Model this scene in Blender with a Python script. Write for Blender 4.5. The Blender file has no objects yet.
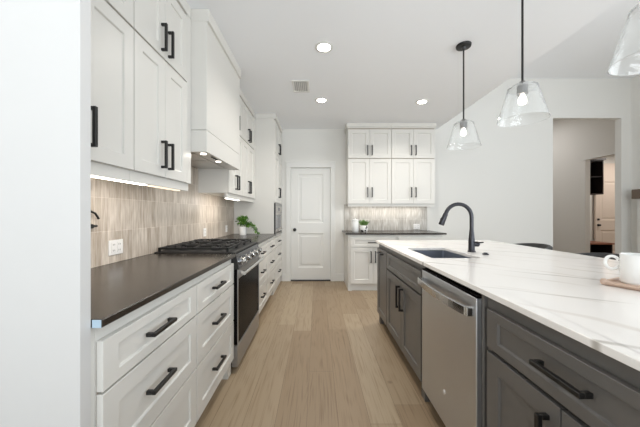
import bpy, bmesh, math, random
from mathutils import Vector, Matrix
random.seed(7)
C = bpy.context.scene.collection
S = bpy.context.scene
PI = math.pi

# ------------------------------------------------------------------ camera
cd = bpy.data.cameras.new('camera'); cam = bpy.data.objects.new('camera', cd); C.objects.link(cam)
cam.location = (0, 0, 1.22); cam.rotation_euler = (PI/2, 0, 0)
cd.sensor_width = 36; cd.lens = 15.0; cd.shift_x = 3/640; cd.clip_start = 0.05; cd.clip_end = 60
S.camera = cam

# ------------------------------------------------------------------ world, big lights, exposure
w = bpy.data.worlds.new('world'); S.world = w; w.use_nodes = True
w.node_tree.nodes['Background'].inputs[0].default_value = (0.885, 0.955, 1.0, 1)
w.node_tree.nodes['Background'].inputs[1].default_value = 1.0
S.view_settings.view_transform = 'Standard'; S.view_settings.look = 'None'
S.cycles.max_bounces = 16; S.cycles.diffuse_bounces = 9; S.cycles.transmission_bounces = 16; S.cycles.glossy_bounces = 6
S.view_settings.gamma = 1; S.view_settings.exposure = 0.25; S.view_settings.use_curve_mapping = False

def area(name, loc, rot, sx, sy, power, col=(1, 1, 1), parent=None, spread=PI):
    d = bpy.data.lights.new(name, 'AREA'); d.shape = 'RECTANGLE'; d.size = sx; d.size_y = sy
    d.energy = power; d.color = col; d.spread = spread
    o = bpy.data.objects.new(name, d); C.objects.link(o); o.location = loc; o.rotation_euler = rot
    if parent is not None:
        o.parent = parent; o.location = Vector(loc) - Vector(parent.get('_w', (0, 0, 0)))
    return o
# added area fills, no windows: one from the right, one behind aimed up at the ceiling
area('fill_light', (5.5, 0.2, 1.6), (0, math.radians(92), 0), 2.2, 3.4, 88, (0.91, 0.965, 1))
area('fill_light', (1.0, -2.9, 1.0), (math.radians(160), 0, 0), 4.2, 1.8, 190, (0.91, 0.965, 1))

# ------------------------------------------------------------------ materials
def mat(name, col, rough=0.5, metal=0.0, **kw):
    m = bpy.data.materials.new(name); m.use_nodes = True
    nt = m.node_tree; b = nt.nodes['Principled BSDF']
    b.inputs['Base Color'].default_value = (*col, 1); b.inputs['Roughness'].default_value = rough
    b.inputs['Metallic'].default_value = metal
    for k, v in kw.items():
        b.inputs[k.replace('_', ' ')].default_value = v
    # subtle procedural surface: roughness noise
    n = nt.nodes.new('ShaderNodeTexNoise'); n.inputs['Scale'].default_value = 14
    tc = nt.nodes.new('ShaderNodeTexCoord'); nt.links.new(tc.outputs['Object'], n.inputs['Vector'])
    mr = nt.nodes.new('ShaderNodeMapRange'); mr.inputs[3].default_value = max(0, rough-0.03); mr.inputs[4].default_value = min(1, rough+0.03)
    nt.links.new(n.outputs['Fac'], mr.inputs[0]); nt.links.new(mr.outputs[0], b.inputs['Roughness'])
    return m
def srgb(r, g, b):
    f = lambda c: ((c/255+0.055)/1.055)**2.4 if c > 10 else c/255/12.92
    return (f(r), f(g), f(b))
def emis(name, col, s):
    m = mat(name, col, 0.4); b = m.node_tree.nodes['Principled BSDF']
    b.inputs['Emission Color'].default_value = (*col, 1); b.inputs['Emission Strength'].default_value = s
    return m

M = {}
M['wall'] = mat('wall_paint', srgb(222, 221, 217), 0.85)
M['hallwall'] = mat('hall_wall_paint', srgb(214, 211, 206), 0.85)
M['ceil'] = mat('ceiling_paint', srgb(238, 240, 243), 0.95)
M['white'] = mat('white_cabinet_paint', srgb(217, 215, 210), 0.38)
M['panelwhite'] = mat('white_panel_paint', srgb(209, 208, 207), 0.45)
M['trim'] = mat('white_trim_paint', srgb(222, 222, 219), 0.4)
M['gapshade'] = mat('gap_shade_brown', srgb(160, 148, 135), 0.7)  # brown tint painted in as shade between the white fronts
M['gapshade_dark'] = mat('gap_shade_dark', srgb(34, 32, 31), 0.7)  # near-black tint painted in as shade between the island fronts
M['taupe'] = mat('taupe_cabinet_paint', srgb(98, 95, 92), 0.36)
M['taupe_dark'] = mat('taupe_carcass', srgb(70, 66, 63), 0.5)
M['black'] = mat('black_metal', srgb(18, 17, 17), 0.36, 0.0)
M['iron'] = mat('cast_iron', srgb(24, 24, 25), 0.55)
M['blackgloss'] = mat('black_glass', srgb(17, 15, 15), 0.25, Specular_IOR_Level=0.12, IOR=1.2)
M['bronze'] = mat('dark_gunmetal', srgb(66, 66, 70), 0.3, 0.85)
M['plastic'] = mat('white_plastic', srgb(224, 222, 220), 0.35)
M['slot'] = mat('dark_slot', srgb(60, 60, 60), 0.6)
M['ceramic'] = mat('white_ceramic', srgb(240, 240, 238), 0.25)
M['soil'] = mat('soil', srgb(60, 45, 32), 0.9)
M['sink'] = mat('dark_steel_sink', srgb(122, 128, 140), 0.35, 0.5)
M['woodboard'] = mat('light_wood', srgb(194, 168, 150), 0.5)
M['mantelwood'] = mat('mantel_wood', srgb(112, 98, 86), 0.6)
M['benchwood'] = mat('bench_wood', srgb(140, 88, 66), 0.5)
M['espresso'] = mat('espresso_wood', srgb(38, 30, 28), 0.5)
M['doorbeige'] = mat('warm_white_door_paint', srgb(222, 208, 196), 0.5)
M['leatherette'] = mat('charcoal_leather', srgb(52, 52, 52), 0.5)
M['bulb'] = emis('bulb_glow', (1, 0.93, 0.82), 3)
M['led'] = emis('led_lens', (1, 0.96, 0.88), 14)
M['hoodled'] = emis('hood_lamp_lens', (1, 0.95, 0.86), 4)
M['strip'] = emis('led_strip', (1, 0.95, 0.87), 5)
M['underside_warm'] = emis('cabinet_underside_glow', (1, 0.86, 0.68), 0.9)  # weak emission imitating a warm lit cabinet underside
M['nickel'] = mat('brushed_nickel', srgb(120, 118, 116), 0.35, 0.9)
M['rangesteel'] = None
M['grille'] = mat('grille_shadow', srgb(185, 185, 185), 0.8)
M['charcoalpanel'] = mat('firebox_black', srgb(30, 30, 30), 0.7)
M['screen'] = mat('microwave_glass', srgb(84, 88, 98), 0.08)

def steel(name, col, rough, axis):
    m = mat(name, col, rough, 1.0); nt = m.node_tree; b = nt.nodes['Principled BSDF']
    tc = nt.nodes.new('ShaderNodeTexCoord'); mp = nt.nodes.new('ShaderNodeMapping')
    sc = [220, 220, 220]; sc[axis] = 3; mp.inputs['Scale'].default_value = sc
    n = nt.nodes.new('ShaderNodeTexNoise'); n.inputs['Scale'].default_value = 1; n.inputs['Detail'].default_value = 2
    nt.links.new(tc.outputs['Object'], mp.inputs[0]); nt.links.new(mp.outputs[0], n.inputs['Vector'])
    bp = nt.nodes.new('ShaderNodeBump'); bp.inputs['Strength'].default_value = 0.04; bp.inputs['Distance'].default_value = 0.002
    nt.links.new(n.outputs['Fac'], bp.inputs['Height']); nt.links.new(bp.outputs[0], b.inputs['Normal'])
    return m
M['steel'] = steel('brushed_steel', srgb(196, 192, 187), 0.3, 1)
M['rangesteel'] = steel('range_steel', srgb(172, 171, 171), 0.4, 1)
M['panelsteel'] = steel('control_panel_steel', srgb(104, 106, 112), 0.24, 1)
M['chrome'] = mat('polished_steel', srgb(215, 215, 214), 0.15, 1.0)
M['dwsteel'] = steel('dishwasher_steel', srgb(204, 206, 210), 0.38, 1)

def glass(name):
    m = mat(name, (0.97, 0.98, 0.98), 0.02); b = m.node_tree.nodes['Principled BSDF']
    nt = m.node_tree
    for l in list(nt.links):
        if l.to_socket == b.inputs['Roughness']: nt.links.remove(l)
    b.inputs['Roughness'].default_value = 0.0; b.inputs['Transmission Weight'].default_value = 0.88; b.inputs['IOR'].default_value = 1.3
    n = nt.nodes.new('ShaderNodeTexVoronoi'); n.inputs['Scale'].default_value = 45
    tc = nt.nodes.new('ShaderNodeTexCoord'); nt.links.new(tc.outputs['Object'], n.inputs['Vector'])
    bp = nt.nodes.new('ShaderNodeBump'); bp.inputs['Strength'].default_value = 0.3; bp.inputs['Distance'].default_value = 0.004
    nt.links.new(n.outputs['Distance'], bp.inputs['Height']); nt.links.new(bp.outputs[0], b.inputs['Normal'])
    return m
M['glass'] = glass('seeded_glass')

def swiz(nt, order, scale=(1, 1, 1)):
    tc = nt.nodes.new('ShaderNodeTexCoord'); sp = nt.nodes.new('ShaderNodeSeparateXYZ'); cb = nt.nodes.new('ShaderNodeCombineXYZ')
    nt.links.new(tc.outputs['Object'], sp.inputs[0])
    for i, a in enumerate(order):
        if a is not None: nt.links.new(sp.outputs[a], cb.inputs[i])
    return cb.outputs[0]
def tile_mat(name, order, off, ca, cb):
    m = mat(name, (0.5, 0.45, 0.4), 0.45); nt = m.node_tree; b = nt.nodes['Principled BSDF']
    v = swiz(nt, order)
    mp = nt.nodes.new('ShaderNodeMapping'); mp.inputs['Location'].default_value = off; nt.links.new(v, mp.inputs[0])
    br = nt.nodes.new('ShaderNodeTexBrick'); br.offset = 0; br.squash = 1
    nt.links.new(mp.outputs[0], br.inputs['Vector'])
    br.inputs['Scale'].default_value = 1; br.inputs['Brick Width'].default_value = 0.052; br.inputs['Row Height'].default_value = 0.2
    br.inputs['Mortar Size'].default_value = 0.0018; br.inputs['Mortar Smooth'].default_value = 0.1; br.inputs['Bias'].default_value = 0
    br.inputs['Color1'].default_value = (*ca, 1); br.inputs['Color2'].default_value = (*cb, 1)
    br.inputs['Mortar'].default_value = (*[min(1, c*1.12) for c in cb], 1)
    n = nt.nodes.new('ShaderNodeTexNoise'); n.inputs['Scale'].default_value = 1; n.inputs['Detail'].default_value = 5
    mp2 = nt.nodes.new('ShaderNodeMapping'); mp2.inputs['Scale'].default_value = (60, 7, 1); nt.links.new(v, mp2.inputs[0]); nt.links.new(mp2.outputs[0], n.inputs['Vector'])
    rp = nt.nodes.new('ShaderNodeValToRGB'); rp.color_ramp.elements[0].position = 0.3; rp.color_ramp.elements[1].position = 0.7
    rp.color_ramp.elements[0].color = (*srgb(208, 202, 194), 1); rp.color_ramp.elements[1].color = (1, 1, 1, 1)
    nt.links.new(n.outputs['Fac'], rp.inputs[0])
    mx = nt.nodes.new('ShaderNodeMix'); mx.data_type = 'RGBA'; mx.blend_type = 'MULTIPLY'; mx.inputs[0].default_value = 1
    nt.links.new(br.outputs['Color'], mx.inputs[6]); nt.links.new(rp.outputs[0], mx.inputs[7]); nt.links.new(mx.outputs[2], b.inputs['Base Color'])
    bp = nt.nodes.new('ShaderNodeBump'); bp.inputs['Strength'].default_value = 0.5; bp.inputs['Distance'].default_value = 0.002; bp.invert = True
    nt.links.new(br.outputs['Fac'], bp.inputs['Height']); nt.links.new(bp.outputs[0], b.inputs['Normal'])
    return m
M['tileL'] = tile_mat('vertical_tile_left', (1, 2, None), (0.0, -0.914, 0), srgb(182, 171, 159), srgb(208, 199, 189))
M['tileB'] = tile_mat('vertical_tile_back', (0, 2, None), (0.0, -0.914, 0), srgb(180, 177, 172), srgb(206, 204, 200))

def floor_mat():
    m = mat('oak_planks', (0.4, 0.3, 0.2), 0.42); nt = m.node_tree; b = nt.nodes['Principled BSDF']
    L = nt.links.new
    v = swiz(nt, (1, 0, None))
    br = nt.nodes.new('ShaderNodeTexBrick'); br.offset = 0.0; br.offset_frequency = 2; br.squash = 1
    mp0 = nt.nodes.new('ShaderNodeMapping'); mp0.inputs['Location'].default_value = (0.35, 0.06, 0); L(v, mp0.inputs[0])
    # every plank row starts at its own random place
    se = nt.nodes.new('ShaderNodeSeparateXYZ'); L(mp0.outputs[0], se.inputs[0])
    dvn = nt.nodes.new('ShaderNodeMath'); dvn.operation = 'DIVIDE'; dvn.inputs[1].default_value = 0.185; L(se.outputs[1], dvn.inputs[0])
    fl = nt.nodes.new('ShaderNodeMath'); fl.operation = 'FLOOR'; L(dvn.outputs[0], fl.inputs[0])
    wn = nt.nodes.new('ShaderNodeTexWhiteNoise'); wn.noise_dimensions = '1D'; L(fl.outputs[0], wn.inputs['W'])
    ml = nt.nodes.new('ShaderNodeMath'); ml.operation = 'MULTIPLY_ADD'; ml.inputs[1].default_value = 1.7; L(wn.outputs['Value'], ml.inputs[0]); L(se.outputs[0], ml.inputs[2])
    cbn = nt.nodes.new('ShaderNodeCombineXYZ'); L(ml.outputs[0], cbn.inputs[0]); L(se.outputs[1], cbn.inputs[1]); L(cbn.outputs[0], br.inputs['Vector'])
    br.inputs['Scale'].default_value = 1; br.inputs['Brick Width'].default_value = 1.7; br.inputs['Row Height'].default_value = 0.185
    br.inputs['Mortar Size'].default_value = 0.0012; br.inputs['Mortar Smooth'].default_value = 0.2; br.inputs['Bias'].default_value = 0
    br.inputs['Color1'].default_value = (*srgb(144, 123, 98), 1); br.inputs['Color2'].default_value = (*srgb(170, 152, 127), 1)
    br.inputs['Mortar'].default_value = (*srgb(112, 92, 71), 1)
    # grain: noise stretched along the plank
    mp = nt.nodes.new('ShaderNodeMapping'); mp.inputs['Scale'].default_value = (2.5, 95, 1); L(v, mp.inputs[0])
    n = nt.nodes.new('ShaderNodeTexNoise'); n.inputs['Scale'].default_value = 1; n.inputs['Detail'].default_value = 6; n.inputs['Distortion'].default_value = 0.5
    L(mp.outputs[0], n.inputs['Vector'])
    # cathedral figure
    mp3 = nt.nodes.new('ShaderNodeMapping'); mp3.inputs['Scale'].default_value = (0.9, 7, 1); L(v, mp3.inputs[0])
    wv = nt.nodes.new('ShaderNodeTexNoise'); wv.inputs['Scale'].default_value = 1; wv.inputs['Detail'].default_value = 1
    L(mp3.outputs[0], wv.inputs['Vector'])
    ms = nt.nodes.new('ShaderNodeMath'); ms.operation = 'MULTIPLY'; ms.inputs[1].default_value = 60; L(wv.outputs['Fac'], ms.inputs[0])
    sn = nt.nodes.new('ShaderNodeMath'); sn.operation = 'SINE'; L(ms.outputs[0], sn.inputs[0])
    mr = nt.nodes.new('ShaderNodeMapRange'); mr.inputs[1].default_value = -1; mr.inputs[2].default_value = 1; mr.inputs[3].default_value = 0.43; mr.inputs[4].default_value = 0.57; L(sn.outputs[0], mr.inputs[0])
    ad = nt.nodes.new('ShaderNodeMath'); ad.operation = 'ADD'; L(n.outputs['Fac'], ad.inputs[0]); L(mr.outputs[0], ad.inputs[1])
    rp = nt.nodes.new('ShaderNodeValToRGB'); rp.color_ramp.elements[0].position = 0.72; rp.color_ramp.elements[1].position = 1.25
    rp.color_ramp.elements[1].position = 1.0
    rp.color_ramp.elements[0].color = (*srgb(216, 208, 198), 1); rp.color_ramp.elements[1].color = (1, 1, 1, 1)
    L(ad.outputs[0], rp.inputs[0])
    mx = nt.nodes.new('ShaderNodeMix'); mx.data_type = 'RGBA'; mx.blend_type = 'MULTIPLY'; mx.inputs[0].default_value = 1
    L(br.outputs['Color'], mx.inputs[6]); L(rp.outputs[0], mx.inputs[7])
    # knots
    vo = nt.nodes.new('ShaderNodeTexVoronoi'); vo.inputs['Scale'].default_value = 1.5; L(v, vo.inputs['Vector'])
    kr = nt.nodes.new('ShaderNodeValToRGB'); kr.color_ramp.elements[0].position = 0.012; kr.color_ramp.elements[1].position = 0.045
    kr.color_ramp.elements[0].color = (*srgb(170, 150, 130), 1); kr.color_ramp.elements[1].color = (1, 1, 1, 1); L(vo.outputs['Distance'], kr.inputs[0])
    m2 = nt.nodes.new('ShaderNodeMix'); m2.data_type = 'RGBA'; m2.blend_type = 'MULTIPLY'; m2.inputs[0].default_value = 1
    L(mx.outputs[2], m2.inputs[6]); L(kr.outputs[0], m2.inputs[7]); L(m2.outputs[2], b.inputs['Base Color'])
    bp = nt.nodes.new('ShaderNodeBump'); bp.inputs['Strength'].default_value = 0.3; bp.inputs['Distance'].default_value = 0.001; bp.invert = True
    L(br.outputs['Fac'], bp.inputs['Height']); L(bp.outputs[0], b.inputs['Normal'])
    return m
M['floor'] = floor_mat()

def quartz():
    m = mat('white_quartz', (0.8, 0.8, 0.78), 0.16); nt = m.node_tree; b = nt.nodes['Principled BSDF']; L = nt.links.new
    tc = nt.nodes.new('ShaderNodeTexCoord')
    def vein(rot, scale, dist, width, col, phase, nscale):
        mp = nt.nodes.new('ShaderNodeMapping'); mp.inputs['Rotation'].default_value = (0, 0, rot); L(tc.outputs['Object'], mp.inputs[0])
        wv = nt.nodes.new('ShaderNodeTexWave'); wv.bands_direction = 'X'; wv.inputs['Scale'].default_value = scale; wv.inputs['Distortion'].default_value = dist
        wv.inputs['Detail'].default_value = 2.5; wv.inputs['Detail Scale'].default_value = 1.3; wv.inputs['Phase Offset'].default_value = phase
        L(mp.outputs[0], wv.inputs['Vector'])
        r = nt.nodes.new('ShaderNodeValToRGB'); r.color_ramp.elements[0].position = 1-width; r.color_ramp.elements[1].position = 1
        r.color_ramp.elements[0].color = (0, 0, 0, 1); r.color_ramp.elements[1].color = (1, 1, 1, 1); L(wv.outputs['Fac'], r.inputs[0])
        n = nt.nodes.new('ShaderNodeTexNoise'); n.inputs['Scale'].default_value = nscale; L(tc.outputs['Object'], n.inputs['Vector'])
        r2 = nt.nodes.new('ShaderNodeMapRange'); r2.inputs[1].default_value = 0.4; r2.inputs[2].default_value = 0.6; L(n.outputs['Fac'], r2.inputs[0])
        mm = nt.nodes.new('ShaderNodeMath'); mm.operation = 'MULTIPLY'; L(r.outputs[0], mm.inputs[0]); L(r2.outputs[0], mm.inputs[1])
        mi = nt.nodes.new('ShaderNodeMix'); mi.data_type = 'RGBA'; L(mm.outputs[0], mi.inputs[0]); mi.inputs[6].default_value = (1, 1, 1, 1); mi.inputs[7].default_value = (*col, 1)
        return mi.outputs[2]
    v1 = vein(-0.95, 0.75, 2.2, 0.006, srgb(196, 192, 187), 1.0, 1.8)
    v2 = vein(-0.7, 1.3, 3.0, 0.05, srgb(234, 230, 226), 2.0, 2.5)
    mx = nt.nodes.new('ShaderNodeMix'); mx.data_type = 'RGBA'; mx.blend_type = 'MULTIPLY'; mx.inputs[0].default_value = 1
    L(v1, mx.inputs[6]); L(v2, mx.inputs[7])
    m2 = nt.nodes.new('ShaderNodeMix'); m2.data_type = 'RGBA'; m2.blend_type = 'MULTIPLY'; m2.inputs[0].default_value = 1
    m2.inputs[6].default_value = (*srgb(243, 239, 235), 1); L(mx.outputs[2], m2.inputs[7]); L(m2.outputs[2], b.inputs['Base Color'])
    return m
M['quartz'] = quartz()

def dark_stone():
    m = mat('dark_leathered_stone', srgb(42, 38, 36), 0.24); nt = m.node_tree; b = nt.nodes['Principled BSDF']; L = nt.links.new
    tc = nt.nodes.new('ShaderNodeTexCoord')
    n = nt.nodes.new('ShaderNodeTexNoise'); n.inputs['Scale'].default_value = 60; n.inputs['Detail'].default_value = 4; L(tc.outputs['Object'], n.inputs['Vector'])
    r = nt.nodes.new('ShaderNodeValToRGB'); r.color_ramp.elements[0].position = 0.35; r.color_ramp.elements[1].position = 0.65
    r.color_ramp.elements[0].color = (*srgb(42, 36, 31), 1); r.color_ramp.elements[1].color = (*srgb(52, 45, 39), 1)
    L(n.outputs['Fac'], r.inputs[0]); L(r.outputs[0], b.inputs['Base Color'])
    return m
M['stone'] = dark_stone()

def leaf_mat(name, c1, c2):
    m = mat(name, c1, 0.45); nt = m.node_tree; b = nt.nodes['Principled BSDF']; L = nt.links.new
    tc = nt.nodes.new('ShaderNodeTexCoord'); n = nt.nodes.new('ShaderNodeTexNoise'); n.inputs['Scale'].default_value = 25; L(tc.outputs['Object'], n.inputs['Vector'])
    r = nt.nodes.new('ShaderNodeValToRGB'); r.color_ramp.elements[0].position = 0.35; r.color_ramp.elements[1].position = 0.65
    r.color_ramp.elements[0].color = (*c1, 1); r.color_ramp.elements[1].color = (*c2, 1); L(n.outputs['Fac'], r.inputs[0]); L(r.outputs[0], b.inputs['Base Color'])
    b.inputs['Subsurface Weight'].default_value = 0.0
    return m
M['leaf'] = leaf_mat('bright_leaf', srgb(54, 98, 30), srgb(98, 142, 52))
M['grass'] = leaf_mat('succulent_leaf', srgb(70, 104, 48), srgb(120, 150, 84))

def spotted():
    m = mat('black_and_white_glaze', (0.8, 0.8, 0.8), 0.3); nt = m.node_tree; b = nt.nodes['Principled BSDF']; L = nt.links.new
    tc = nt.nodes.new('ShaderNodeTexCoord'); n = nt.nodes.new('ShaderNodeTexVoronoi'); n.inputs['Scale'].default_value = 22; L(tc.outputs['Object'], n.inputs['Vector'])
    r = nt.nodes.new('ShaderNodeValToRGB'); r.color_ramp.interpolation = 'CONSTANT'; r.color_ramp.elements[0].position = 0; r.color_ramp.elements[1].position = 0.42
    r.color_ramp.elements[0].color = (*srgb(34, 34, 34), 1); r.color_ramp.elements[1].color = (*srgb(236, 234, 230), 1)
    L(n.outputs['Distance'], r.inputs[0]); L(r.outputs[0], b.inputs['Base Color']); return m
M['spotted'] = spotted()

# ------------------------------------------------------------------ helpers
def bx(bm, a, b):
    x0, x1 = sorted((a[0], b[0])); y0, y1 = sorted((a[1], b[1])); z0, z1 = sorted((a[2], b[2]))
    v = [bm.verts.new(p) for p in ((x0,y0,z0),(x1,y0,z0),(x1,y1,z0),(x0,y1,z0),(x0,y0,z1),(x1,y0,z1),(x1,y1,z1),(x0,y1,z1))]
    for q in ((0,3,2,1),(4,5,6,7),(0,1,5,4),(1,2,6,5),(2,3,7,6),(3,0,4,7)): bm.faces.new([v[i] for i in q])
def box(a, b):
    bm = bmesh.new(); bx(bm, a, b); return bm
def boxes(*l):
    bm = bmesh.new()
    for a, b in l: bx(bm, a, b)
    return bm
def ring(bm, c, u, v, r, n):
    return [bm.verts.new(Vector(c) + u*(r*math.cos(2*PI*i/n)) + v*(r*math.sin(2*PI*i/n))) for i in range(n)]
def basis(d):
    d = d.normalized(); a = Vector((0, 0, 1)) if abs(d.z) < 0.9 else Vector((1, 0, 0))
    u = d.cross(a).normalized(); return u, d.cross(u).normalized()
def tube(bm, pts, rad, n=12, cap=True):
    pts = [Vector(p) for p in pts]; R = rad if isinstance(rad, (list, tuple)) else [rad]*len(pts)
    rs = []; pu = None
    for i, p in enumerate(pts):
        d = (pts[min(i+1, len(pts)-1)] - pts[max(i-1, 0)])
        if d.length < 1e-9: d = pts[-1]-pts[0]
        d.normalize()
        if pu is None: u, v = basis(d)
        else:
            u = (pu - d*pu.dot(d)).normalized(); v = d.cross(u)
        pu = u; rs.append(ring(bm, p, u, v, R[i], n))
    for a, b in zip(rs, rs[1:]):
        for i in range(n): f = bm.faces.new((a[i], a[(i+1)%n], b[(i+1)%n], b[i])); f.smooth = True
    if cap: bm.faces.new(rs[0][::-1]); bm.faces.new(rs[-1])
    return bm
def lathe(bm, c, prof, n=32, smooth=True, axis='z'):
    c = Vector(c); rs = []
    for r, z in prof:
        if axis == 'z': u, v, w = Vector((1,0,0)), Vector((0,1,0)), Vector((0,0,1))
        elif axis == 'x': u, v, w = Vector((0,1,0)), Vector((0,0,1)), Vector((1,0,0))
        else: u, v, w = Vector((0,0,1)), Vector((1,0,0)), Vector((0,1,0))
        if r < 1e-6: rs.append([bm.verts.new(c + w*z)])
        else: rs.append(ring(bm, c + w*z, u, v, r, n))
    for a, b in zip(rs, rs[1:]):
        for i in range(n):
            j = (i+1) % n
            if len(a) == 1 and len(b) == 1: continue
            if len(a) == 1: f = bm.faces.new((a[0], b[i], b[j]))
            elif len(b) == 1: f = bm.faces.new((a[i], a[j], b[0]))
            else: f = bm.faces.new((a[i], a[j], b[j], b[i]))
            f.smooth = smooth
    return bm
def wof(o):
    return Vector(o['_w'])
def obj(name, bm, m, parent=None, bevel=0.0, loc=None, seg=1, autos=False):
    """mesh written in world coordinates, linked as ONE object below parent (or top-level with origin loc)"""
    bmesh.ops.recalc_face_normals(bm, faces=bm.faces)
    for e in bm.edges:
        if len(e.link_faces) == 2 and e.calc_face_angle(0) > math.radians(38): e.smooth = False
    org = wof(parent) if parent is not None else Vector(loc if loc is not None else (0, 0, 0))
    bmesh.ops.translate(bm, verts=bm.verts, vec=-org)
    me = bpy.data.meshes.new(name); bm.to_mesh(me); bm.free()
    me.materials.append(M[m] if isinstance(m, str) else m)
    o = bpy.data.objects.new(name, me); C.objects.link(o)
    if parent is not None: o.parent = parent
    else: o.location = org
    o['_w'] = tuple(org)
    if bevel:
        b = o.modifiers.new('bevel', 'BEVEL'); b.width = bevel; b.segments = seg; b.limit_method = 'ANGLE'; b.angle_limit = math.radians(40)
    return o
def tag(o, label, cat, group=None):
    o['label'] = label; o['category'] = cat
    if group: o['group'] = group
    return o
def thing(name, label, cat, loc, group=None):
    o = bpy.data.objects.new(name, None); C.objects.link(o); o.location = loc; o['_w'] = tuple(loc); o.empty_display_size = 0.05
    return tag(o, label, cat, group)
def struct(name, bm, m, parent=None, bevel=0):
    o = obj(name, bm, m, parent, bevel)
    if parent is None: o['kind'] = 'structure'
    return o
def dup(root, loc, label=None, group=None):
    def cp(o, par):
        c = o.copy(); C.objects.link(c)
        if par is not None: c.parent = par
        for ch in list(o.children): cp(ch, c)
        return c
    r = cp(root, None); r.location = loc; r['_w'] = tuple(loc)
    if label: r['label'] = label
    if group: r['group'] = group
    return r

class Face:
    """cabinet frame: u along the run, w out of the front, z up"""
    def __init__(s, kind, F): s.k = kind; s.F = F
    def p(s, u, w, z):
        return {'L': (s.F+w, u, z), 'I': (s.F-w, u, z), 'B': (u, s.F-w, z)}[s.k]
    def box(s, bm, u0, u1, w0, w1, z0, z1): bx(bm, s.p(u0, w0, z0), s.p(u1, w1, z1))
    def n(s): return Vector({'L': (1,0,0), 'I': (-1,0,0), 'B': (0,-1,0)}[s.k])
def gap_shade_strip(f, root, u0, u1, z0, z1, m):  # thin sheet behind the fronts; its dark colour stands in for gap shade
    bm = bmesh.new(); f.box(bm, u0, u1, 0.0002, 0.0012, z0, z1); obj('gap_shade', bm, m, root)
def shaker(f, u0, u1, z0, z1, st=0.065, sz=None, th=0.02, w0=0.0015, rec=0.009):
    if sz is None: sz = st if z1-z0 > 0.2 else 0.036
    bm = bmesh.new(); w = w0+th
    def rect(d, e, wz): return [bm.verts.new(f.p(u, wz, z)) for u, z in ((u0+d, z0+e), (u1-d, z0+e), (u1-d, z1-e), (u0+d, z1-e))]
    rs = [rect(0, 0, w0), rect(0, 0, w), rect(st, sz, w), rect(st+0.004, sz+0.004, w-rec)]
    bm.faces.new(rs[0]); bm.faces.new(rs[-1])
    for a, b in zip(rs, rs[1:]):
        for i in range(4): bm.faces.new((a[i], a[(i+1)%4], b[(i+1)%4], b[i]))
    return bm
def bar_pull(f, parent, uc, zc, length, vertical, w0=0.021, s=0.0145, proj=0.035, m='black'):
    bm = bmesh.new(); h = length/2; q = s/2
    if vertical:
        f.box(bm, uc-q, uc+q, w0+proj-s, w0+proj, zc-h, zc+h)
        for sg in (-1, 1): f.box(bm, uc-q, uc+q, w0-0.001, w0+proj-s, zc+sg*(h-q)-q, zc+sg*(h-q)+q)
    else:
        f.box(bm, uc-h, uc+h, w0+proj-s, w0+proj, zc-q, zc+q)
        for sg in (-1, 1): f.box(bm, uc+sg*(h-q)-q, uc+sg*(h-q)+q, w0-0.001, w0+proj-s, zc-q, zc+q)
    return obj('handle', bm, m, parent, 0.0015)

# ------------------------------------------------------------------ setting
ZC, ZG, YB, XL, XE, XR = 2.743, 3.66, 4.82, -1.27, 2.17, 5.68
struct('floor', box((-2.2, -3.0, -0.1), (9.2, 8.3, 0)), 'floor')
struct('wall_left', box((XL-0.12, -1.2, 0), (XL, YB, ZC)), 'wall')
# back wall with the door hole and the wide hall opening
OX0, OX1, OZ = 4.265, 5.502, 2.945
DX0, DX1, DZ = -0.475, 0.245, 2.05
T = 0.105
struct('wall_back', boxes(((XL-0.12, YB, 0), (DX0, YB+T, ZG)), ((DX0, YB, DZ), (DX1, YB+T, ZG)), ((DX1, YB, 0), (OX0, YB+T, ZG)),
      ((OX0, YB, OZ), (OX1, YB+T, ZG)), ((OX1, YB, 0), (XR+T, YB+T, ZG))), 'wall')
struct('ceiling', boxes(((XL-0.12, -1.2, ZC), (XE, YB, ZC+0.1)), ((XE-0.1, -1.2, ZC+0.1), (XE, YB, ZG)), ((XE-0.1, -1.2, ZG), (XR+T, YB, ZG+0.1))), 'ceil')
struct('wall_right', box((XR, 2.6, 0), (XR+T, YB, ZG)), 'wall')
# hall and mud room beyond
HX, HZ = 6.1, 2.44
struct('wall_hall', boxes(((4.0, YB+T, 0), (4.12, 8.1, ZG)), ((4.0, 8.1, 0), (HX+T, 8.22, ZG)),
      ((HX, YB+T, 0), (HX+T, 5.02, ZG)), ((HX, 6.06, 0), (HX+T, 8.1, ZG)), ((HX, 5.02, HZ), (HX+T, 6.06, ZG)), ((XR+T, YB, 0), (HX+T, YB+T, ZG))), 'hallwall')
struct('wall_mudroom', boxes(((HX+T, 6.85, 0), (9.0, 6.97, 2.75)), ((8.9, YB, 0), (9.0, 6.85, 2.75)), ((HX+T, YB, 0), (8.9, YB+T, 2.75))), 'wall')
struct('ceiling_hall', boxes(((4.0, YB+T, ZG), (HX+T, 8.22, ZG+0.1)), ((HX+T, YB, 2.75), (9.0, 6.97, 2.85))), 'ceil')
area('mudroom_fill', (7.4, 5.9, 2.7), (0, 0, 0), 0.4, 0.4, 16, (1, 0.93, 0.86))  # added fill to whiten the mud room, no fixture modelled
area('hall_fill', (5.0, 7.0, 3.6), (0, 0, 0), 0.5, 0.5, 15, (1, 0.99, 0.98))  # added fill to tune the hall brightness, without a fixture

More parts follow.
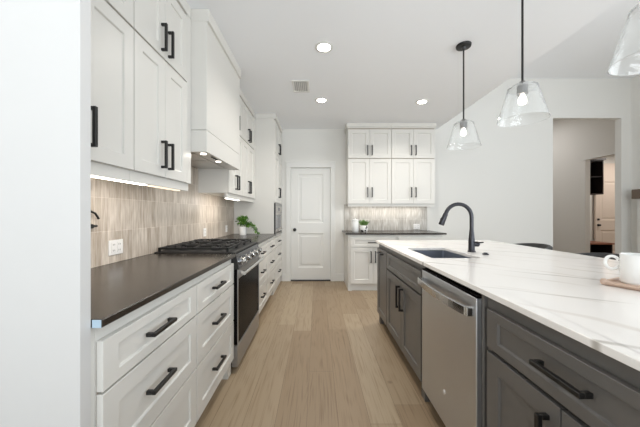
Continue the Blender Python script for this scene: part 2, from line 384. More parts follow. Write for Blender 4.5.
# door 1 (back wall): slab with two recessed panels
def panel_door(name, x0, x1, z1, y, knob_side, m, panels, deadbolt=False):
    d = obj(name, bmesh.new(), m, None, loc=((x0+x1)/2, y, 0)); d['kind'] = 'structure'
    me = d.data
    bm = bmesh.new(); W = x1-x0; st = 0.13
    zs = [0.02] + [v for p in panels for v in p] + [z1-0.004]
    ix0, ix1 = x0+st, x1-st
    bx(bm, (x0+0.003, y, 0.02), (ix0, y+0.04, z1-0.004)); bx(bm, (ix1, y, 0.02), (x1-0.003, y+0.04, z1-0.004))
    for i in range(0, len(zs), 2): bx(bm, (ix0, y, zs[i]), (ix1, y+0.04, zs[i+1]))
    for a, b in panels:
        # sloped moulding frame and raised field
        o = [(ix0, y, a), (ix1, y, a), (ix1, y, b), (ix0, y, b)]
        k = 0.016; i_ = [(ix0+k, y+0.012, a+k), (ix1-k, y+0.012, a+k), (ix1-k, y+0.012, b-k), (ix0+k, y+0.012, b-k)]
        vo = [bm.verts.new(p) for p in o]; vi = [bm.verts.new(p) for p in i_]
        for j in range(4): bm.faces.new((vo[j], vo[(j+1)%4], vi[(j+1)%4], vi[j]))
        bm.faces.new(vi)
        k2 = 0.05; i2 = [(ix0+k2, y+0.012, a+k2), (ix1-k2, y+0.012, a+k2), (ix1-k2, y+0.012, b-k2), (ix0+k2, y+0.012, b-k2)]
        k3 = 0.062; i3 = [(ix0+k3, y+0.005, a+k3), (ix1-k3, y+0.005, a+k3), (ix1-k3, y+0.005, b-k3), (ix0+k3, y+0.005, b-k3)]
        v2 = [bm.verts.new(p) for p in i2]; v3 = [bm.verts.new(p) for p in i3]
        for j in range(4): bm.faces.new((v2[j], v2[(j+1)%4], v3[(j+1)%4], v3[j]))
        bm.faces.new(v3)
    bmesh.ops.translate(bm, verts=bm.verts, vec=-wof(d)); bm.to_mesh(me); bm.free()
    kx = x0+0.07 if knob_side < 0 else x1-0.07
    kb = bmesh.new(); lathe(kb, (kx, y, 0.925), [(0, -0.058), (0.018, -0.057), (0.027, -0.048), (0.027, -0.035), (0.012, -0.026), (0.011, -0.012), (0.03, -0.008), (0.031, 0), (0, 0)], 20, axis='y')
    obj('door_knob', kb, 'black', d)
    if deadbolt:
        kb = bmesh.new(); lathe(kb, (kx, y, 1.07), [(0, -0.02), (0.024, -0.019), (0.028, 0), (0, 0)], 20, axis='y'); obj('deadbolt', kb, 'black', d)
    return d
panel_door('door_1', DX0, DX1, DZ, YB+0.02, -1, 'trim', [(0.24, 0.86), (1.05, 1.93)])
cz = 2.13; cw = 0.083
bm = boxes(((DX0-cw, YB-0.02, 0), (DX0, YB-0.001, DZ)), ((DX1, YB-0.02, 0), (DX1+cw, YB-0.001, DZ)), ((DX0-cw, YB-0.02, DZ), (DX1+cw, YB-0.001, cz)),
           ((DX0-cw-0.008, YB-0.026, cz), (DX1+cw+0.008, YB-0.001, cz+0.02)))
struct('trim_1', bm, 'trim', bevel=0.002)
struct('trim_2', boxes(((DX0, YB-0.01, 0.0), (DX1, YB+0.09, 0.016))), 'slot')           # threshold
struct('baseboard_back', boxes(((-0.635, YB-0.015, 0), (DX0-cw, YB-0.001, 0.13)), ((DX1+cw, YB-0.015, 0), (0.485, YB-0.001, 0.13)), ((1.985, YB-0.015, 0), (OX0, YB-0.001, 0.13)), ((OX1, YB-0.015, 0), (XR, YB-0.001, 0.13))), 'trim', bevel=0.002)
struct('trim_3', boxes(((HX-0.015, 5.0, HZ), (HX-0.001, 6.12, HZ+0.012))), 'trim')
struct('baseboard_hall', boxes(((HX-0.015, 6.13, 0), (HX-0.001, 8.1, 0.13))), 'trim')
panel_door('door_2', 7.08, 7.92, 2.5, 6.78, -1, 'doorbeige', [(0.24, 0.80), (1.05, 2.03)], True)

# ------------------------------------------------------------------ fridge end panel
p = obj('tall_end_panel', box((XL, 0.731, 0), (-0.65, 0.767, ZC-0.002)), 'panelwhite', None, 0.001, loc=(-0.96, 0.75, 0))
tag(p, 'tall white cabinet end panel standing from floor to ceiling at the left edge', 'panel')

# ------------------------------------------------------------------ base cabinets
Lf = Face('L', -0.655)
def carcass(f, root, u0, u1, depth, z0, z1, m, toe=0.07, name='case'):
    bm = bmesh.new(); f.box(bm, u0, u1, -depth, 0, z0, z1)
    obj(name, bm, m, root, 0.001)
def toekick(f, root, u0, u1, depth, z1, m, rec=0.07):
    bm = bmesh.new(); f.box(bm, u0, u1, -depth, -rec, 0, z1); obj('toe_kick', bm, m, root)
def drawer_bank(f, u0, u1, label, m='white', zs=((0.69, 0.842), (0.412, 0.682), (0.116, 0.404)), hz=(0.768, 0.553, 0.275), hl=0.157, depth=0.61, group=None, foot=None):
    c = f.p((u0+u1)/2, -depth/2, 0)
    r = thing('drawer_cabinet', label, 'cabinet', c, group)
    carcass(f, r, u0+0.001, u1-0.001, depth, 0.11, 0.888, m)
    toekick(f, r, u0+0.001, u1-0.001, depth, 0.109, m)
    gap_shade_strip(f, r, u0+0.006, u1-0.006, 0.118, 0.838, 'gapshade')
    for (a, b), h in zip(zs, hz):
        d = obj('drawer', shaker(f, u0+0.004, u1-0.004, a, b), m, r, 0.0012)
        bar_pull(f, d, (u0+u1)/2 - 0.03, h, hl, False)
    if foot:
        bm = bmesh.new(); f.box(bm, foot[0], foot[1], -0.069, 0.0, 0, 0.109); obj('foot', bm, m, r, 0.001)
    return r
drawer_bank(Lf, 0.785, 1.408, 'white three-drawer base cabinet beside the tall end panel, nearest on the left')
drawer_bank(Lf, 1.408, 2.035, 'white three-drawer base cabinet with black pulls on the near side of the range', foot=(1.96, 2.034))
drawer_bank(Lf, 2.805, 3.43, 'white three-drawer base cabinet just beyond the range', hl=0.16, zs=((0.69, 0.842), (0.412, 0.682), (0.116, 0.404)), foot=(2.807, 2.88))
drawer_bank(Lf, 3.43, 4.048, 'white three-drawer base cabinet against the tall oven cabinet', hl=0.16, foot=(3.98, 4.047))
# near filler strip between panel and first bank
o = obj('filler_strip', box((-0.675, 0.768, 0.0), (-0.655, 0.784, 0.888)), 'white', None, loc=(-0.665, 0.778, 0)); tag(o, 'narrow white filler strip between the end panel and the first drawers', 'filler')

def counter(a, b, label, m='stone', bev=0.003):
    o = obj('countertop', box(a, b), m, None, bev, loc=((a[0]+b[0])/2, (a[1]+b[1])/2, a[2])); return tag(o, label, 'countertop')
ZT = 0.914
M['film'] = mat('pale_blue_film', srgb(176, 198, 214), 0.4)
c_ = counter((XL+0.002, 0.7695, 0.889), (-0.62, 2.036, ZT), 'dark stone countertop on the left drawers, on the near side of the range')
fm = obj('end_film', box((-0.648, 0.7678, 0.89), (-0.622, 0.7693, 0.913)), 'film', c_); fm['label'] = 'pale blue film on the cut end'
counter((XL+0.002, 2.804, 0.889), (-0.62, 4.047, ZT), 'dark stone countertop beyond the range with a green plant on it')

# backsplashes
o = obj('tile_backsplash', boxes(((XL+0.001, 0.768, ZT+0.001), (XL+0.011, 1.98, 1.44)), ((XL+0.001, 1.98, ZT+0.001), (XL+0.011, 2.832, 1.72)), ((XL+0.001, 2.832, ZT+0.001), (XL+0.011, 4.049, 1.44))), 'tileL')
tag(o, 'beige vertical tile backsplash on the left wall behind the range', 'backsplash')

# ------------------------------------------------------------------ tall oven cabinet
tr = thing('tall_oven_cabinet', 'tall white cabinet reaching the ceiling with a built-in microwave opening', 'cabinet', (-0.96, 4.43, 0))
TY0, TY1 = 4.052, 4.805
bm = boxes(((XL+0.002, TY0, 0.11), (-0.655, TY0+0.02, 2.66)), ((XL+0.002, TY1-0.02, 0.11), (-0.655, TY1, 2.66)), ((XL+0.002, TY0+0.02, 0.11), (-0.655, TY1-0.02, 0.87)),
           ((XL+0.002, TY0+0.02, 1.385), (-0.655, TY1-0.02, 2.66)), ((XL+0.002, TY0+0.02, 0.87), (-1.2, TY1-0.02, 1.385)))
obj('case', bm, 'white', tr, 0.001)
bm = bmesh.new(); Lf.box(bm, TY0, TY1, -0.61, -0.0, 0, 0.109); obj('base_skirt', bm, 'white', tr)
for (a, b), h in zip(((0.69, 0.842), (0.412, 0.682), (0.116, 0.404)), (0.768, 0.553, 0.275)):
    d = obj('drawer', shaker(Lf, TY0+0.01, TY1-0.008, a, b), 'white', tr, 0.0012); bar_pull(Lf, d, 4.42, h, 0.16, False)
tm = (TY0+TY1)/2
for (z0, z1, h) in ((1.39, 2.15, 1.56), (2.158, 2.64, 2.28)):
    for (a, b, hu) in ((TY0+0.01, tm-0.002, tm-0.04), (tm+0.002, TY1-0.008, tm+0.04)):
        d = obj('door', shaker(Lf, a, b, z0, z1), 'white', tr, 0.0012); bar_pull(Lf, d, hu, h, 0.16, True)
def crown(f, root, u0, u1, depth, z0, z1, ends=(1, 1), m='white', proj=0.022):
    bm = bmesh.new()
    f.box(bm, u0-0.012*ends[0], u1+0.012*ends[1], -depth, 0.012, z0, z0+0.02)
    f.box(bm, u0-proj*ends[0], u1+proj*ends[1], -depth, proj, z0+0.02, z1)
    obj('crown_moulding', bm, m, root, 0.004)
crown(Face('L', -0.635), tr, TY0, TY1, 0.62, 2.661, ZC-0.001, ends=(0, 0), proj=0.014)
# microwave in the niche
mw = thing('microwave_oven', 'built-in steel and black microwave oven in the tall white cabinet', 'microwave', (-0.9, tm, 0.872))
obj('body', box((-1.18, TY0+0.022, 0.872), (-0.66, TY1-0.022, 1.383)), 'steel', mw, 0.002)
obj('trim_frame', boxes(((-0.658, TY0+0.012, 0.874), (-0.63, TY0+0.03, 1.382)), ((-0.658, TY1-0.03, 0.874), (-0.63, TY1-0.012, 1.382)), ((-0.658, TY0+0.03, 1.34), (-0.63, TY1-0.03, 1.382)), ((-0.658, TY0+0.03, 0.874), (-0.63, TY1-0.03, 0.91))), 'rangesteel', mw, 0.001)
obj('gasket', box((-0.655, TY0+0.0085, 0.876), (-0.632, TY0+0.0115, 1.38)), 'black', mw)
dr = obj('door', box((-0.658, TY0+0.032, 0.93), (-0.628, TY1-0.032, 1.235)), 'steel', mw, 0.002)
obj('window_glass', box((-0.628, TY0+0.07, 0.98), (-0.6255, TY1-0.16, 1.2)), 'screen', dr)
hb = bmesh.new(); tube(hb, [(-0.6, TY0+0.07, 0.955), (-0.6, TY1-0.07, 0.955)], 0.008)
for y in (TY0+0.1, TY1-0.1): tube(hb, [(-0.6, y, 0.955), (-0.629, y, 0.955)], 0.006)
obj('handle', hb, 'chrome', dr)
obj('control_panel', box((-0.658, TY0+0.032, 1.24), (-0.63, TY1-0.032, 1.338)), 'steel', mw)
obj('display', box((-0.63, tm-0.1, 1.262), (-0.628, tm+0.1, 1.315)), 'screen', mw)

# ------------------------------------------------------------------ range
RY0, RY1 = 2.042, 2.798
rg = thing('gas_range', 'slide-in stainless gas range with black grates and oven door', 'range', (-0.93, (RY0+RY1)/2, 0))
obj('body', boxes(((-1.24, RY0, 0.03), (-0.655, RY1, 0.905)), ((-1.2, RY0+0.05, 0.0), (-0.72, RY0+0.1, 0.03)), ((-1.2, RY1-0.1, 0.0), (-0.72, RY1-0.05, 0.03))), 'black', rg, 0.002)
obj('cooktop', boxes(((-1.25, RY0+0.001, 0.906), (-0.628, RY1-0.001, 0.922))), 'iron', rg, 0.003)
# front control panel: slanted prism
bm = bmesh.new()
pr = [(-0.655, 0.80), (-0.595, 0.80), (-0.612, 0.905), (-0.66, 0.922), (-0.66, 0.80)]
pr = [(-0.654, 0.793), (-0.60, 0.793), (-0.622, 0.904), (-0.654, 0.904)]
va = [bm.verts.new((x, RY0, z)) for x, z in pr]; vb = [bm.verts.new((x, RY1, z)) for x, z in pr]
bm.faces.new(va); bm.faces.new(vb[::-1])
for i in range(4): bm.faces.new((va[i], va[(i+1)%4], vb[(i+1)%4], vb[i]))
cp = obj('control_panel', bm, 'panelsteel', rg, 0.003)
for y0_, y1_ in ((RY0-0.0005, RY0+0.012), (RY1-0.012, RY1+0.0005)):
    bm = bmesh.new(); pc = [(-0.6545, 0.79), (-0.598, 0.79), (-0.6205, 0.9055), (-0.6545, 0.9055)]
    va = [bm.verts.new((x, y0_, z)) for x, z in pc]; vb = [bm.verts.new((x, y1_, z)) for x, z in pc]
    bm.faces.new(va); bm.faces.new(vb[::-1])
    for i in range(4): bm.faces.new((va[i], va[(i+1)%4], vb[(i+1)%4], vb[i]))
    obj('end_cap', bm, 'black', rg, 0.001)
nrm = Vector((0.98, 0, 0.2)).normalized()
for i in range(5):
    y = RY0+0.09+i*(RY1-RY0-0.18)/4
    c = Vector((-0.6105, y, 0.842)); kb = bmesh.new()
    tube(kb, [c-nrm*0.002, c+nrm*0.012, c+nrm*0.014, c+nrm*0.042, c+nrm*0.046], [0.031, 0.031, 0.025, 0.025, 0.021], 20)
    k = obj('knob', kb, 'chrome', cp)
    kb = bmesh.new(); bx(kb, (c.x+0.044, y-0.003, c.z-0.008), (c.x+0.0475, y+0.003, c.z+0.03)); obj('pointer', kb, 'black', k)
od = obj('oven_door', box((-0.654, RY0+0.003, 0.21), (-0.612, RY1-0.003, 0.788)), 'blackgloss', rg, 0.003)
obj('door_frame', boxes(((-0.612, RY0+0.003, 0.715), (-0.606, RY1-0.003, 0.788)), ((-0.612, RY0+0.003, 0.21), (-0.606, RY0+0.018, 0.715)), ((-0.612, RY1-0.018, 0.21), (-0.606, RY1-0.003, 0.715))), 'rangesteel', od, 0.001)
hb = bmesh.new(); tube(hb, [(-0.562, RY0+0.02, 0.758), (-0.562, RY1-0.02, 0.758)], 0.0145, 16)
for y in (RY0+0.06, RY1-0.06): bx(hb, (-0.607, y-0.012, 0.746), (-0.562, y+0.012, 0.77))
obj('handle', hb, 'chrome', od)
obj('storage_drawer', box((-0.654, RY0+0.003, 0.04), (-0.608, RY1-0.003, 0.203)), 'rangesteel', rg, 0.003)
# burners and grates
for i, (x, y, r) in enumerate(((-1.09, RY0+0.15, 0.04), (-0.82, RY0+0.15, 0.05), (-1.09, RY1-0.15, 0.04), (-0.82, RY1-0.15, 0.05), (-0.955, (RY0+RY1)/2, 0.055))):
    b_ = bmesh.new(); lathe(b_, (x, y, 0.922), [(0, 0), (r, 0), (r, 0.008), (r*0.8, 0.01), (r*0.8, 0.017), (0, 0.018)], 24); obj('burner', b_, 'iron', rg)
W3 = (RY1-RY0-0.02)/3
for g in range(3):
    y0 = RY0+0.01+g*W3+0.003; y1 = y0+W3-0.006; x0, x1 = -1.225, -0.685; yc = (y0+y1)/2
    bm = bmesh.new(); s = 0.0075; z0, z1 = 0.94, 0.956
    for y in (y0+s, y1-s): bx(bm, (x0, y-s, z0), (x1, y+s, z1))
    for x in (x0+s, x1-s, (x0+x1)/2): bx(bm, (x-s, y0, z0), (x+s, y1, z1))
    for x in (-1.09, -0.82): bx(bm, (x-s*0.8, y0, z0+0.002), (x+s*0.8, yc-0.03, z1+0.004)); bx(bm, (x-s*0.8, yc+0.03, z0+0.002), (x+s*0.8, y1, z1+0.004))
    for x in (-0.955, -1.16, -0.75): bx(bm, (x-s*0.7, y0, z0+0.002), (x+s*0.7, y1, z1+0.002))
    bx(bm, (x0, yc-s*0.8, z0+0.002), (-1.12, yc+s*0.8, z1+0.004)); bx(bm, (-1.06, yc-s*0.8, z0+0.002), (-0.85, yc+s*0.8, z1+0.004)); bx(bm, (-0.79, yc-s*0.8, z0+0.002), (x1, yc+s*0.8, z1+0.004))
    for x in (x0+s, x1-s):
        for y in (y0+s, y1-s): bx(bm, (x-s, y-s, 0.921), (x+s, y+s, z0))
    obj('grate', bm, 'iron', rg, 0.001)

# ------------------------------------------------------------------ upper cabinets (left)
Uf = Face('L', -0.955)
def upper(f, pairs_u, label, z0=1.44, zs=2.163, z1=2.635, depth=0.313, rail=0.055, ztop=ZC-0.001, fill=0, rail_w=0.02, crownends=None, um=None):
    u0, u1 = pairs_u
    r = thing('wall_cabinet', label, 'cabinet', f.p((u0+u1+fill)/2, -depth/2, z0))
    carcass(f, r, u0+0.001, u1+fill-0.001, depth, z0, 2.655, 'white')
    um = um or (u0+u1)/2
    gap_shade_strip(f, r, u0+0.005, u1-0.005, z0+0.004, z1+0.024, 'gapshade')
    for (a, b, h) in ((z0+0.002, zs-0.006, 1.575), (zs+0.006, z1, 2.28)):
        for (p0, p1, hu) in ((u0+0.003, um-0.0015, um-0.037), (um+0.0015, u1-0.003, um+0.037)):
            d = obj('door', shaker(f, p0, p1, a, b), 'white', r, 0.0012); bar_pull(f, d, hu, h, 0.165, True)
    bm = bmesh.new(); f.box(bm, u0+0.001, u1+fill-0.001, -rail_w, 0.0, z0-rail, z0-0.0005); obj('light_rail', bm, 'white', r, 0.001)
    if fill:
        bm = bmesh.new(); f.box(bm, u1, u1+fill-0.001, 0, 0.02, z0, 2.655); obj('filler', bm, 'white', r)
    if crownends is None:
        bm = bmesh.new(); f.box(bm, u0+0.001, u1+fill-0.001, -depth, 0.02, 2.662, ztop); obj('top_filler', bm, 'white', r, 0.001)
    else: crown(f, r, u0, u1, depth, 2.656, ztop, ends=crownends)
    return r
upper(Uf, (0.77, 1.362), 'white stacked wall cabinet beside the tall end panel, nearest on the left', um=1.052)
upper(Uf, (1.362, 1.918), 'white stacked wall cabinet with paired black pulls touching the near side of the hood', fill=0.06)
upper(Uf, (2.835, 3.34), 'white stacked wall cabinet directly on the far side of the hood')
upper(Uf, (3.34, 3.95), 'white stacked wall cabinet between the hood cabinet and the tall oven cabinet', fill=0.098)

# ------------------------------------------------------------------ hood
hd = thing('range_hood', 'boxy white range hood reaching the ceiling above the gas range', 'hood', (-1.03, 2.35, 1.68))
HY0, HY1 = 1.982, 2.830
obj('chimney', box((XL+0.002, HY0, 1.844), (-0.8205, HY1, 2.649)), 'white', hd, 0.001)
bm = boxes(((XL+0.013, HY0, 1.68), (-0.82, HY0+0.02, 1.841)), ((XL+0.013, HY1-0.02, 1.68), (-0.82, HY1, 1.841)), ((-0.84, HY0+0.02, 1.68), (-0.82, HY1-0.02, 1.841)), ((XL+0.013, HY0+0.02, 1.72), (-0.84, HY1-0.02, 1.841)))
obj('lower_band', bm, 'white', hd, 0.001)
obj('crown_moulding', box((XL+0.002, HY0-0.0, 2.6495), (-0.803, HY1, ZC-0.001)), 'white', hd, 0.002)
ins = obj('steel_insert', boxes(((XL+0.03, HY0+0.021, 1.69), (-0.841, HY1-0.021, 1.719)), ((XL+0.1, HY0+0.1, 1.684), (-0.95, 2.34, 1.69)), ((XL+0.1, 2.36, 1.684), (-0.95, HY1-0.1, 1.69))), 'steel', hd, 0.002)
for y in (2.10, 2.42):
    b_ = bmesh.new(); lathe(b_, (-0.895, y, 1.69), [(0, -0.004), (0.021, -0.004), (0.024, 0), (0, 0)], 24); hl = obj('hood_lamp', b_, 'hoodled', ins)
    area('hood_light', (-0.895, y, 1.68), (0, 0, 0), 0.04, 0.04, 0.45, (1, 0.92, 0.8), hl)
bm = bmesh.new()
for k in range(3): bx(bm, (-0.88, 2.21+k*0.045, 1.684), (-0.865, 2.23+k*0.045, 1.69))
obj('push_buttons', bm, 'black', ins)

# ------------------------------------------------------------------ light bars under cabinets
def light_bar(y0, y1, label, power, x=-0.985, em='strip'):
    r = thing('light_bar', label, 'light', (x, (y0+y1)/2, 1.42), 'under-cabinet light bars')
    obj('housing', box((x-0.022, y0, 1.386), (x+0.02, y1, 1.439)), 'plastic', r, 0.002)
    obj('diffuser', box((x-0.012, y0+0.005, 1.380), (x+0.012, y1-0.005, 1.3855)), em, r)
    area('bar_light', (x, (y0+y1)/2, 1.37), (0, math.radians(28), 0), 0.03, (y1-y0), power, (1, 0.94, 0.85), r)
light_bar(0.80, 1.53, 'lit under-cabinet light bar nearest the tall end panel', 2.6)
light_bar(1.56, 1.90, 'short glowing strip imitating the lit underside of the cabinet touching the near side of the hood', 0.5, em='underside_warm')  # strip and its light stand in for the lit cabinet underside
light_bar(2.88, 3.35, 'lit light bar under the cabinets beyond the hood', 2.2)

# ------------------------------------------------------------------ back wall cabinets
Bf = Face('B', 4.50)
upper(Bf, (0.52, 1.252), 'left one of the two white stacked wall cabinets on the back wall', z0=1.383, zs=2.145, depth=0.318, rail=0.045, crownends=(1, 0))
upper(Bf, (1.253, 1.985), 'right one of the two white stacked wall cabinets on the back wall', z0=1.383, zs=2.145, depth=0.318, rail=0.045, crownends=(0, 1))
Bb = Face('B', 4.205)
def door_base(u0, u1, label):
    r = thing('base_cabinet', label, 'cabinet', ((u0+u1)/2, 4.5, 0))
    carcass(Bb, r, u0+0.001, u1-0.001, 0.6, 0.11, 0.888, 'white')
    bm = bmesh.new(); Bb.box(bm, u0+0.001, u1-0.001, -0.6, -0.03, 0, 0.109); obj('toe_kick', bm, 'white', r)
    bm = bmesh.new(); Bb.box(bm, u0+0.001, u0+0.06, -0.029, 0.0, 0, 0.109); Bb.box(bm, u1-0.06, u1-0.001, -0.029, 0.0, 0, 0.109); obj('foot', bm, 'white', r)
    d = obj('drawer', shaker(Bb, u0+0.035, u1-0.01, 0.69, 0.842), 'white', r, 0.001); bar_pull(Bb, d, (u0+u1)/2+0.012, 0.766, 0.16, False)
    um = (u0+u1)/2+0.012
    for a, b, h in ((u0+0.035, um-0.002, um-0.035), (um+0.002, u1-0.01, um+0.035)):
        d = obj('door', shaker(Bb, a, b, 0.118, 0.682), 'white', r, 0.001); bar_pull(Bb, d, h, 0.54, 0.18, True)
    return r
door_base(0.49, 1.245, 'left white base cabinet on the back wall, partly hidden by the island')
door_base(1.245, 1.98, 'right white base cabinet on the back wall, hidden behind the island')
counter((0.45, 4.17, 0.889), (2.03, YB-0.002, ZT), 'thin dark stone countertop along the back wall with two small items')
o = obj('tile_backsplash', box((0.49, YB-0.012, ZT+0.001), (1.985, YB-0.001, 1.382)), 'tileB'); tag(o, 'pale grey vertical tile backsplash on the back wall', 'backsplash')
r = thing('light_bar', 'lit light bar under the back wall cabinets', 'light', (1.25, 4.66, 1.37), 'under-cabinet light bars')
obj('housing', box((0.6, 4.64, 1.36), (1.9, 4.685, 1.382)), 'plastic', r); obj('diffuser', box((0.61, 4.645, 1.352), (1.89, 4.68, 1.3595)), 'strip', r)
area('bar_light', (1.25, 4.66, 1.345), (0, 0, 0), 1.25, 0.03, 2.8, (1, 0.95, 0.87), r)

# ------------------------------------------------------------------ outlets
def outlet(f, u, z, gangs, label):
    r = thing('wall_outlet', label, 'outlet', f.p(u, 0, z)); w_ = 0.035+0.023*(gangs-1)*1.0
    bm = bmesh.new(); f.box(bm, u-w_, u+w_, 0, 0.006, z-0.046, z+0.046); obj('plate', bm, 'plastic', r, 0.002)
    for g in range(gangs):
        uu = u + (g-(gangs-1)/2)*0.046
        bm = bmesh.new(); f.box(bm, uu-0.017, uu+0.017, 0.006, 0.009, z-0.032, z+0.032); s_ = obj('socket', bm, 'plastic', r, 0.001)
        bm = bmesh.new()
        for dz in (-0.018, 0.018):
            for du in (-0.006, 0.006): f.box(bm, uu+du-0.0012, uu+du+0.0012, 0.009, 0.0095, z+dz-0.005, z+dz+0.005)
        obj('slots', bm, 'slot', s_)
Tf = Face('L', XL+0.0112); TBf = Face('B', YB-0.0122)
outlet(Tf, 1.665, 1.01, 2, 'double-gang white outlet on the tile nearest the tall end panel')
outlet(Tf, 2.985, 1.01, 1, 'white outlet on the left tile just past the far end of the range grates')
outlet(Tf, 3.70, 1.01, 1, 'white outlet on the left tile closest to the green plant')
outlet(TBf, 1.795, 0.985, 2, 'white outlet on the grey tile of the back wall')

# small black wall fixture peeking from behind the end panel
r = thing('pot_filler', 'small black wall-mounted spout peeking past the tall end panel over the tiles', 'faucet', (XL+0.011, 1.46, 1.18))
bm = bmesh.new(); pts = [(XL+0.03, 1.40, 1.225), (XL+0.03, 1.45, 1.235), (XL+0.03, 1.49, 1.222), (XL+0.03, 1.515, 1.19)]
tube(bm, pts, 0.006); obj('spout', bm, 'black', r)
bm = bmesh.new(); tube(bm, [(XL+0.0115, 1.45, 1.15), (XL+0.05, 1.45, 1.15)], 0.012); tube(bm, [(XL+0.03, 1.40, 1.15), (XL+0.03, 1.50, 1.15)], 0.007); tube(bm, [(XL+0.03, 1.40, 1.15), (XL+0.03, 1.40, 1.225)], 0.006); obj('valve', bm, 'black', r)

# ------------------------------------------------------------------ plants, canister
def leaves(bm, c, n, rmin, rmax, size, up=0.5, squash=0.8, zmin=None):
    for _ in range(n):
        d = Vector((random.gauss(0, 1), random.gauss(0, 1), random.gauss(0, 1))).normalized()
        d.z = d.z*squash + up*0.2
        p = Vector(c) + d*random.uniform(rmin, rmax)
        if zmin and p.z < zmin: p.z = zmin + random.random()*0.02
        s = size*random.uniform(0.7, 1.2)
        t = (d + Vector((random.uniform(-.6, .6), random.uniform(-.6, .6), random.uniform(-.5, .3)))).normalized()
        side = t.cross(Vector((random.uniform(-.4, .4), random.uniform(-.4, .4), 1))).normalized(); nn = side.cross(t).normalized()
        a = bm.verts.new(p - t*s*0.5); b = bm.verts.new(p + side*s*0.36 - nn*s*0.06 - t*s*.08); e = bm.verts.new(p + side*s*0.25 - nn*s*.08 + t*s*.28)
        g = bm.verts.new(p + t*s*0.55 - nn*s*0.15); h = bm.verts.new(p - side*s*0.25 - nn*s*.08 + t*s*.28); k = bm.verts.new(p - side*s*0.36 - nn*s*0.06 - t*s*.08); mid = bm.verts.new(p + nn*s*0.03)
        for q in ((a, b, mid), (b, e, mid), (e, g, mid), (g, h, mid), (h, k, mid), (k, a, mid)): bm.faces.new(q)
PX, PY = -1.05, 3.78
r = thing('potted_plant', 'leafy bright green plant trailing from a white pot beyond the range', 'plant', (PX, PY, ZT+0.001))
bm = bmesh.new(); lathe(bm, (PX, PY, ZT+0.001), [(0, 0), (0.045, 0), (0.052, 0.02), (0.06, 0.12), (0.056, 0.12), (0.05, 0.1), (0, 0.1)]); obj('pot', bm, 'ceramic', r)
bm = bmesh.new(); lathe(bm, (PX, PY, ZT+0.1), [(0.05, 0.002), (0.03, 0.008), (0, 0.01)]); obj('soil', bm, 'soil', r)
bm = bmesh.new(); leaves(bm, (PX, PY, 1.10), 110, 0.02, 0.095, 0.05); leaves(bm, (PX-0.03, PY, 1.15), 30, 0.02, 0.06, 0.045); leaves(bm, (PX+0.08, PY-0.03, 1.06), 40, 0.01, 0.06, 0.045)
for k in range(9): leaves(bm, (PX+0.12+0.012*k, PY-0.04, 1.08-0.016*k), 6, 0.005, 0.035, 0.045, zmin=0.925)
obj('foliage', bm, 'leaf', r)
bm = bmesh.new()
for k in range(9):
    a = k*0.7; tube(bm, [(PX+0.02*math.cos(a), PY+0.02*math.sin(a), ZT+0.1), (PX+0.05*math.cos(a), PY+0.05*math.sin(a), 1.1), (PX+0.09*math.cos(a), PY+0.09*math.sin(a), 1.15)], 0.002, 6)
tube(bm, [(PX+0.02, PY-0.01, ZT+0.11), (PX+0.08, PY-0.03, 1.1), (PX+0.14, PY-0.04, 1.05), (PX+0.2, PY-0.04, 0.95)], 0.002, 6)
obj('stem', bm, 'leaf', r)

QX, QY = 0.79, 4.5
r = thing('potted_succulent', 'small green succulent in a black and white pot on the back counter', 'plant', (QX, QY, ZT+0.001))
bm = bmesh.new(); lathe(bm, (QX, QY, ZT+0.001), [(0, 0), (0.058, 0), (0.068, 0.03), (0.068, 0.08), (0.06, 0.105), (0.055, 0.105), (0.055, 0.09), (0, 0.09)]); obj('pot', bm, 'spotted', r)
bm = bmesh.new()
for k in range(70):
    a = random.uniform(0, 2*PI); t = random.uniform(0.1, 0.75); L_ = random.uniform(0.07, 0.13)
    b0 = Vector((QX+0.03*math.cos(a)*t, QY+0.03*math.sin(a)*t, ZT+0.088)); d = Vector((math.cos(a)*math.sin(t), math.sin(a)*math.sin(t), math.cos(t)))
    tube(bm, [b0, b0+d*L_*0.4, b0+d*L_*0.8-Vector((0, 0, 0.004)), b0+d*L_], [0.004, 0.007, 0.005, 0.001], 6)
obj('foliage', bm, 'grass', r)
r = thing('canister', 'white ceramic canister with a lid beside the succulent on the back counter', 'canister', (0.645, 4.5, ZT+0.001))
bm = bmesh.new(); lathe(bm, (0.645, 4.5, ZT+0.001), [(0, 0), (0.052, 0), (0.056, 0.006), (0.056, 0.17), (0.052, 0.178), (0, 0.178)]); obj('jar', bm, 'ceramic', r)
bm = bmesh.new(); lathe(bm, (0.645, 4.5, ZT+0.18), [(0, 0), (0.058, 0), (0.058, 0.02), (0.05, 0.028), (0.012, 0.03), (0.013, 0.045), (0, 0.048)]); obj('lid', bm, 'ceramic', r)

# ------------------------------------------------------------------ island
If = Face('I', 0.70)
ID = 0.70   # cabinet depth; seating overhang beyond
def island_root(name, u0, u1, label, cat='cabinet'):
    return thing(name, label, cat, ((0.70+0.70+ID)/2, (u0+u1)/2, 0))
def island_unit(u0, u1, label, kind):
    r = island_root('island_cabinet', u0, u1, label)
    bm = bmesh.new()
    if kind == 'sink':
        f = If
        f.box(bm, u0+0.001, u0+0.02, -ID, 0, 0.11, 0.89); f.box(bm, u1-0.02, u1-0.001, -ID, 0, 0.11, 0.89)
        f.box(bm, u0+0.02, u1-0.02, -ID, -ID+0.02, 0.11, 0.89); f.box(bm, u0+0.02, u1-0.02, -0.018, 0, 0.11, 0.89); f.box(bm, u0+0.02, u1-0.02, -ID+0.02, -0.018, 0.11, 0.13)
    else: If.box(bm, u0+0.001, u1-0.001, -ID, 0, 0.11, 0.89)
    obj('case', bm, 'taupe', r, 0.001)
    gap_shade_strip(If, r, u0+0.02, u1-0.032, 0.12, 0.838, 'gapshade_dark')
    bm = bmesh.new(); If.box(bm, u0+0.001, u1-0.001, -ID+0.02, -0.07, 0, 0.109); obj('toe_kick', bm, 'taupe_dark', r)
    return r
